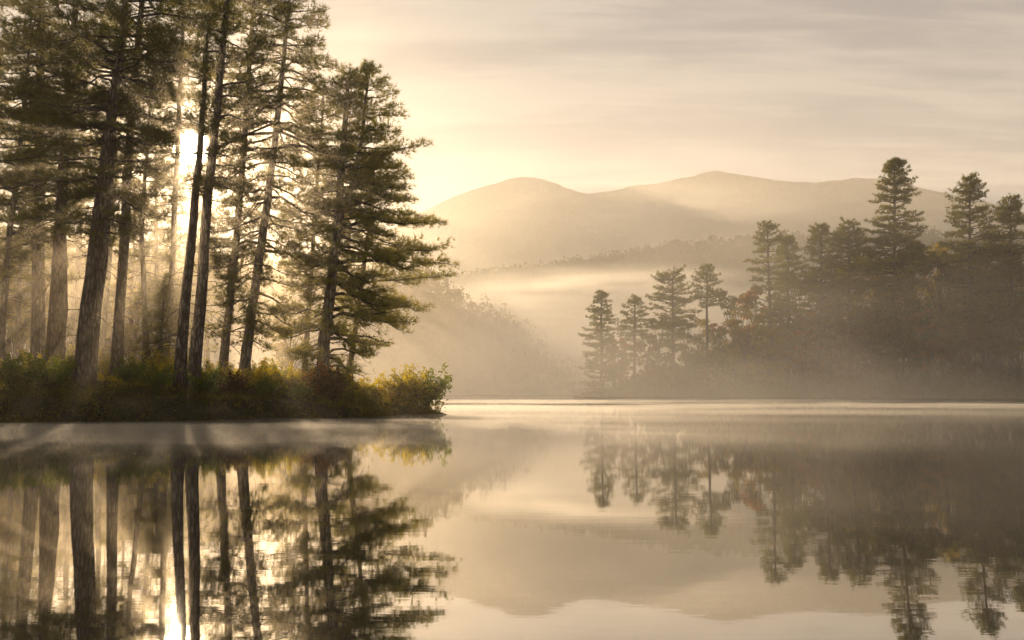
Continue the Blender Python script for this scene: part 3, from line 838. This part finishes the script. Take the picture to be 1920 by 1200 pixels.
g = np.random.default_rng(401)
n = 26000
xx = g.uniform(-46, -4, n * 3); yy = 41 + g.random(n * 3) ** 1.5 * 50
dd = poly_dist(xx, yy, LEFT)
dens = sstep(-.5, .3, dd) * (.12 + .88 * sstep(-.15, .25, fbm(xx * .5, yy * .5, 77, 3)))
bare = np.exp(-((xx - X(698, 57.0)) / 2.2) ** 2 - ((yy - 56.5) / 2.6) ** 2)
k = g.random(n * 3) < dens * (1 - .95 * bare)
xx, yy = xx[k][:n], yy[k][:n]
zz_ = left_h(xx, yy)
und = Geo()
pp = np.stack([xx, yy, zz_], 1)
kinds = ((fbm(xx * .25, yy * .25, 78, 3) > .12) & (poly_dist(xx, yy, LEFT) > 4.5)).astype(int)
for kk in (0, 1):
    b = pp[kinds == kk]
    hgt = (.14 + 1.25 * sstep(-.05, .42, fbm(b[:, 0] * .55, b[:, 1] * .55, 79, 3)) + .25 * g.random(len(b)) ** 2) * g.uniform(.5, 1.1, len(b))
    rep = np.repeat(b, 4, 0); hh = np.repeat(hgt, 4)
    q_ = rep + np.stack([g.normal(size=len(rep)) * .16, g.normal(size=len(rep)) * .16, hh * g.uniform(.1, 1.0, len(rep))], 1)
    und.leaves(q_, .075, kk, g, .4)
    sub = b[::2]
    und.needles(sub, np.tile([0, 0, 1.0], (len(sub), 1)), .55, .012, 3, kk, g, .5)
und.build('undergrowth', [M_under, M_yellow])['kind'] = 'stuff'

# ------------------------------------------------------------------ the right bank
GR = 'pines on the right bank'


def right_pine(label, px, top, base_py, Y, prof, seed, needle=None, sink=2.5, lean=0, **kw):
    sp = D(profile=prof, whorl=1.15, per=7, up=.22, droop=.30, tuft=.56, nw=.04, k=10, step=.36, sub=.44, inner=.25, shy=.1, open=.82, thin=True)
    sp.update(kw)
    return pine(label, [([(px, base_py), (px + lean * .4, base_py * .6 + top * .4), (px + lean, top)], Y, .34, .05)], sp, seed, needle or M_needle, None, GR, sink)


right_pine('small layered conifer standing alone at the tip of the right bank', 1128, 549, 716, 196, [(.10, 4.6), (.25, 5.8), (.45, 5.0), (.7, 3.8), (.9, 2.0), (1, .4)], 501, droop=.2, per=7)
right_pine('thin sparse pine second from the tip of the right bank', 1190, 560, 708, 193, [(.3, 2.6), (.55, 4.2), (.8, 3.8), (1, .8)], 502, bare=.3, per=5)
right_pine('flat topped broad pine on the right bank', 1262, 515, 706, 188, [(.35, 3.0), (.6, 5.0), (.75, 5.4), (.88, 4.6), (.96, 2.8), (1, .8)], 503, up=.3)
right_pine('slim pine with a small umbrella crown on the right bank', 1326, 499, 704, 184, [(.66, 1.6), (.76, 3.6), (.86, 3.2), (.95, 1.8), (1, .5)], 504, bare=.0)
right_pine('tall bare stemmed pine with a sparse forked top near the middle of the right bank', 1447, 419, 712, 170, [(.35, 3.0), (.5, 4.0), (.66, 4.6), (.8, 4.2), (.9, 3.4), (1, 1.0)], 505, bare=.6, per=4, lean=-8)
right_pine('rounded pine left of two shorter pines before the tallest conifer', 1540, 422, 710, 168, [(.4, 4.0), (.65, 4.8), (.85, 3.6), (1, .8)], 506)
right_pine('open crowned pine with bent boughs directly left of the tallest conifer', 1592, 416, 712, 166, [(.4, 4.0), (.7, 4.4), (.88, 3.4), (1, .9)], 507, bare=.3)
right_pine('tallest conifer with layered boughs on the right bank', 1680, 298, 716, 158, [(.18, 4.0), (.4, 6.2), (.55, 6.0), (.7, 5.2), (.85, 3.6), (.94, 2.2), (1, .6)], 508, droop=.25, lean=-4)
right_pine('second tallest conifer near the right edge', 1818, 330, 718, 152, [(.2, 4.0), (.45, 5.8), (.62, 5.6), (.78, 4.6), (.9, 2.6), (1, .5)], 509, droop=.25)
right_pine('ragged topped pine at the right edge of the frame', 1896, 374, 720, 150, [(.3, 4.0), (.55, 5.0), (.8, 4.4), (1, 1.0)], 510, bare=.2)
right_pine('slim pine behind the crown of the bare stemmed pine', 1478, 446, 712, 174, [(.25, 4.0), (.55, 4.6), (.8, 3.6), (1, .8)], 511)


def broadleaf(label, H, Wd, mat, seed, cat_group, nclump=42, leaf=.30, per=60):
    g = np.random.default_rng(seed)
    root = thing('broadleaf_tree', label, 'tree', (0, 0, 0), cat_group)
    q = np.linspace(0, 1, 8)
    path = np.stack([.3 * np.sin(q * 3 + seed), .3 * np.cos(q * 2.5), q * H * .82 - 1], 1)
    tg = Geo(); tg.tube(path, .24 * (1 - q) ** .9 + .03, 7, 0, rough=.06, seed=seed); tg.build('trunk', [M_bark], root)
    cg = Geo(); lp = []
    for i in range(nclump):
        f = g.uniform(.22, 1.0); az = g.uniform(0, 6.28)
        rmax = Wd * math.sin(math.pi * min(.97, (f - .12) / .95)) ** .7
        rr = rmax * math.sqrt(g.uniform(.1, 1))
        c = np.array([math.cos(az) * rr, math.sin(az) * rr, f * H])
        h0 = max(.1, f - .22 - .1 * rr / Wd) * .82
        b = np.array([np.interp(h0, q * .82, path[:, k]) for k in range(3)])
        mid = (b * .45 + c * .55) + np.array([0, 0, .25])
        cg.tube([b, mid, c], [.07, .045, .012], 3, 0, cap=False)
        r = g.uniform(.5, 1.25) * Wd * .26
        dv = unit(g.normal(size=(per, 3))) * (g.random((per, 1)) ** .4)
        lp.append(c + dv * np.array([r, r, r * .6]))
    cg.leaves(np.concatenate(lp), leaf, 1, g, .3)
    cg.build('crown', [M_twig, mat], root)
    return root


GT = 'hazy broadleaved trees on the right bank'
bt = {'o': broadleaf('', 15, 4.2, M_orange_far, 601, GT), 'y': broadleaf('', 16, 4.4, M_gold_far, 602, GT), 'g': broadleaf('', 17, 5.0, M_green_far, 603, GT), 'b': broadleaf('', 14, 4.4, M_brown, 604, GT)}
tmpl_used = set()
rb = [('o', 1165, 196, .75, 'small orange tree under the sparse pine near the tip'), ('b', 1212, 192, .85, 'russet low tree between the sparse pine and the flat topped pine'), ('g', 1238, 196, .90, 'dark green low tree left of the flat topped pine'),
      ('g', 1285, 190, .92, 'green tree behind the flat topped pine'), ('o', 1345, 190, .85, 'orange tinted tree right beside the slim umbrella crowned pine'), ('g', 1375, 186, 1.15, 'tall rounded green tree right of the umbrella crowned pine'),
      ('y', 1402, 178, 1.05, 'yellow lit tree left of the bare stemmed pine'), ('o', 1420, 184, 1.35, 'tall russet orange tree just behind the bare stemmed pine'), ('y', 1440, 168, .85, 'yellow tree in front of the bare stemmed pine'),
      ('g', 1495, 180, 1.35, 'broad green tree right of the bare stemmed pine'), ('o', 1512, 164, 1.0, 'bright orange tree below the rounded pine'), ('b', 1555, 172, 1.35, 'russet tree under the rounded pine'),
      ('g', 1580, 180, 1.5, 'dark green tree behind the open crowned pine'), ('y', 1622, 168, 1.35, 'golden edged tree between the open crowned pine and the tallest conifer'), ('b', 1640, 158, 1.0, 'brown leaved tree in front of the tallest conifer on its left'),
      ('g', 1660, 172, 1.45, 'big dark tree behind the tallest conifer'), ('g', 1715, 166, 1.5, 'big dark tree right behind the tallest conifer'), ('o', 1735, 154, .95, 'orange brown tree between the two tallest conifers'),
      ('g', 1765, 160, 1.4, 'dark green tree left of the second tallest conifer'), ('y', 1790, 164, 1.55, 'golden topped tree behind the second tallest conifer'), ('b', 1800, 146, .8, 'brown low tree in front of the second tallest conifer'),
      ('g', 1850, 156, 1.5, 'dark green tree right of the second tallest conifer'), ('b', 1875, 162, 1.6, 'tall russet tree behind the ragged pine at the right edge'), ('g', 1905, 146, 1.2, 'dark low tree at the right edge of the bank'),
      ('g', 1690, 152, .95, 'dark low tree at the foot of the tallest conifer'), ('b', 1590, 158, .85, 'brown low tree below the open crowned pine'), ('g', 1535, 160, .75, 'green low tree below the bright orange tree'),
      ('y', 1310, 192, .9, 'pale yellow low tree left behind the umbrella crowned pine'), ('g', 1150, 200, .6, 'low green tree right beside the lone conifer at the tip')]
for i, (kd, px, Y, sc, lab) in enumerate(rb):
    x = X(px, Y); z = float(right_h(np.array([x]), np.array([float(Y)]))[0])
    root = bt[kd]
    if kd not in tmpl_used:
        tmpl_used.add(kd); root.location = (x, Y, z); root.rotation_euler = (0, 0, i * 1.3); root.scale = (sc,) * 3; root['label'] = lab
    else: dup(root, (x, Y, z), i * 1.3, sc, lab, GT)

GY = 'young broadleaved trees in the left wood'
for i, (kd, px, Y, sc, lab) in enumerate([('y', 28, 72, .75, 'yellow green young tree glowing at the left edge of the wood'), ('g', 140, 78, .62, 'green young tree seen between the twisted foot pine and the forked pine'),
                                          ('y', 255, 74, .50, 'low yellow leaved young tree behind the slim grey barked pine'), ('y', 205, 84, .66, 'yellow leaved young tree far behind the thick forked pine'), ('g', 330, 80, .55, 'low green young tree behind the twin trunked pine'),
                                          ('y', 545, 74, .42, 'slight yellow leaved sapling behind the broad pine')]):
    x = X(px, Y)
    dup(bt[kd], (x, Y, float(left_h(np.array([x]), np.array([float(Y)]))[0])), i * 1.7, sc, lab, GY)

# trees that close the wood behind and beyond the frame, and low growth along the shore
g = np.random.default_rng(701)
wood = Geo(); n = 0
for i in range(900):
    px = g.uniform(1180, 2500); Y = g.uniform(172, 235) if px < 1950 else g.uniform(130, 230)
    x = X(px, Y)
    if poly_dist(np.array([x]), np.array([Y]), RIGHT)[0] < 6: continue
    z = float(right_h(np.array([x]), np.array([Y]))[0])
    lim = np.interp(px, [1180, 1300, 1400, 1500, 1700, 1950, 2500], [2, 5, 11, 16, 22, 22, 24])
    h = lim * g.uniform(.6, 1.0); m = 60
    pts = np.array([x, Y, z]) + np.stack([g.normal(size=m) * 1.7, g.normal(size=m) * 1.7, h * g.uniform(.05, 1, m)], 1)
    wood.leaves(pts, .48, int(g.random() < .25) + 2 * int(g.random() < .2), g, .2)
wood.build('woodland', [M_green_far, M_brown, M_gold_far, M_orange_far])['kind'] = 'stuff'
xx = g.uniform(10, 110, 30000); yy = g.uniform(120, 215, 30000); dd = poly_dist(xx, yy, RIGHT); k = (dd > -.4) & (dd < 22) & (g.random(30000) < .35 + .65 * sstep(-.2, .2, fbm(xx * .15, yy * .15, 91, 3)))
xx, yy = xx[k], yy[k]; pp = np.stack([xx, yy, right_h(xx, yy)], 1)
pp = np.repeat(pp, 3, 0) + np.stack([g.normal(size=3 * len(xx)) * .35, g.normal(size=3 * len(xx)) * .35, g.uniform(.1, 1.5, 3 * len(xx)) * np.repeat(.4 + 1.0 * sstep(-.2, .3, fbm(xx * .2, yy * .2, 92, 3)), 3)], 1)
lo = Geo(); lo.leaves(pp, .20, 0, g, .3); lo.build('shore_brush', [M_green_far])['kind'] = 'stuff'

# ------------------------------------------------------------------ far woods
def far_tree(name, label, seed, H, Wd, conic, group):
    g = np.random.default_rng(seed); root = thing(name, label, 'tree', (0, 0, 0), group)
    tg = Geo(); tg.tube([(0, 0, -.5), (0, 0, H * .5), (0, 0, H * .9)], [.25, .16, .05], 5, 0); tg.build('trunk', [M_twig], root)
    m = 260; f = g.uniform(.2, 1, m)
    r = Wd * ((1.05 - f) * 1.2 if conic else np.sin(np.pi * np.clip((f - .12) / .92, .02, .98)) ** .6) * np.sqrt(g.random(m))
    a = g.uniform(0, 6.28, m)
    cg = Geo(); cg.leaves(np.stack([np.cos(a) * r, np.sin(a) * r, f * H], 1), .55, 0, g, .2); cg.build('crown', [M_wood], root)
    return root


def scatter_wood(name, n, xr, yr, hf, H, leaf, seed, m, cond=None):
    g = np.random.default_rng(seed); w = Geo()
    x = g.uniform(*xr, n); y = g.uniform(*yr, n); z = hf(x, y)
    if cond is not None: k = cond(x, y, z); x, y, z = x[k], y[k], z[k]
    h = H * (.22 + .78 * g.random(len(x)) ** 1.6)
    f = g.uniform(.1, 1, (len(x), m)); r = h[:, None] * .30 * np.sin(np.pi * np.clip((f - .05) / .97, .02, .98)) ** .6 * np.sqrt(g.random(f.shape)); a = g.uniform(0, 6.28, f.shape)
    p = np.stack([x[:, None] + np.cos(a) * r, y[:, None] + np.sin(a) * r, z[:, None] + f * h[:, None]], -1).reshape(-1, 3)
    w.leaves(p, leaf, 0, g, .2); w.build(name, [M_wood])['kind'] = 'stuff'


scatter_wood('hill_wood', 1700, (-330, 60), (272, 350), hill_h, 12, .55, 801, 60, lambda x, y, z: z > 1.5)
scatter_wood('ridge_wood', 3600, (-120, 260), (500, 546), ridge_h, 8.0, .8, 802, 30, lambda x, y, z: z > 14)
scatter_wood('shore_wood', 500, (-60, 40), (266, 285), hill_h, 5, .6, 803, 30, lambda x, y, z: z > .2)

GH = 'faint trees on the misty hill'
h1 = far_tree('hazy_tree', '', 811, 13, 2.8, True, GH); h2 = far_tree('hazy_tree', '', 812, 11, 3.2, False, GH)
used = set()
for i, (root, px, Y, sc, lab) in enumerate([(h1, 800, 318, 1.15, 'tallest faint conifer on the misty hill beside the outermost pine'), (h1, 836, 322, .8, 'small faint conifer downhill from the tallest one on the misty hill'), (h2, 782, 322, 1.1, 'rounded faint tree left of the tallest conifer on the misty hill'),
                                           (h2, 858, 320, .85, 'faint rounded tree right of the small conifer on the misty hill'), (h2, 885, 318, .8, 'faint rounded tree halfway down the misty hill'), (h1, 905, 316, .6, 'lowest faint conifer on the slope of the misty hill')]):
    x = X(px, Y); z = float(hill_h(np.array([x]), np.array([float(Y)]))[0])
    if root.name not in used: used.add(root.name); root.location = (x, Y, z); root.scale = (sc,) * 3; root['label'] = lab
    else: dup(root, (x, Y, z), i * 1.1, sc, lab, GH)

GD = 'treetops along the wooded ridge'
r1 = far_tree('ridge_tree', '', 821, 6.5, 2.6, False, GD); r2 = far_tree('ridge_tree', '', 822, 7.5, 2.2, True, GD)
used = set(); g = np.random.default_rng(823)
LABR = 'small hazy treetop standing out along the crest of the wooded ridge'
for i, px in enumerate([872, 905, 938, 970, 992, 1018, 1038, 1058, 1076, 1098, 1116, 1140, 1158, 1178, 1196, 1213, 1230, 1247, 1262, 1280, 1296, 1314, 1334, 1352, 1368, 1384, 1398, 1412, 1490, 1505, 1520, 1535]):
    Y = g.uniform(532, 545); x = X(px, Y); z = float(ridge_h(np.array([x]), np.array([Y]))[0])
    root = r2 if px in (1178, 1368, 1520) else r1
    big = px in (1213, 1280, 1334, 1398)
    px += g.uniform(-9, 9); x = X(px, Y); sc = g.uniform(.45, 1.05) * (1.0 + .35 * big)
    lab = LABR
    if root is r2: lab = {24: 'pointed hazy treetop on the ridge crest left of the bare stemmed pine', 13: 'pointed hazy treetop halfway along the crest of the wooded ridge', 30: 'pointed hazy treetop on the ridge crest behind the rounded pine'}[i] if i in (24, 13, 30) else 'pointed hazy treetop on the crest of the wooded ridge'
    elif big: lab = {15: 'broad hazy treetop on the ridge crest above the lone conifer at the tip', 19: 'broad hazy treetop on the ridge crest above the flat topped pine', 22: 'broad hazy treetop on the ridge crest above the umbrella crowned pine', 26: 'broad hazy treetop on the ridge crest against the bare stemmed pine'}.get(i, lab)
    if root.name not in used: used.add(root.name); root.location = (x, Y, z); root.scale = (sc * 1.3, sc * 1.3, sc); root['label'] = lab
    else: dup(root, (x, Y, z), i * 1.1, (sc * 1.3, sc * 1.3, sc), lab, GD)

print('TRIANGLES', sum(len(m.polygons) for m in bpy.data.meshes))
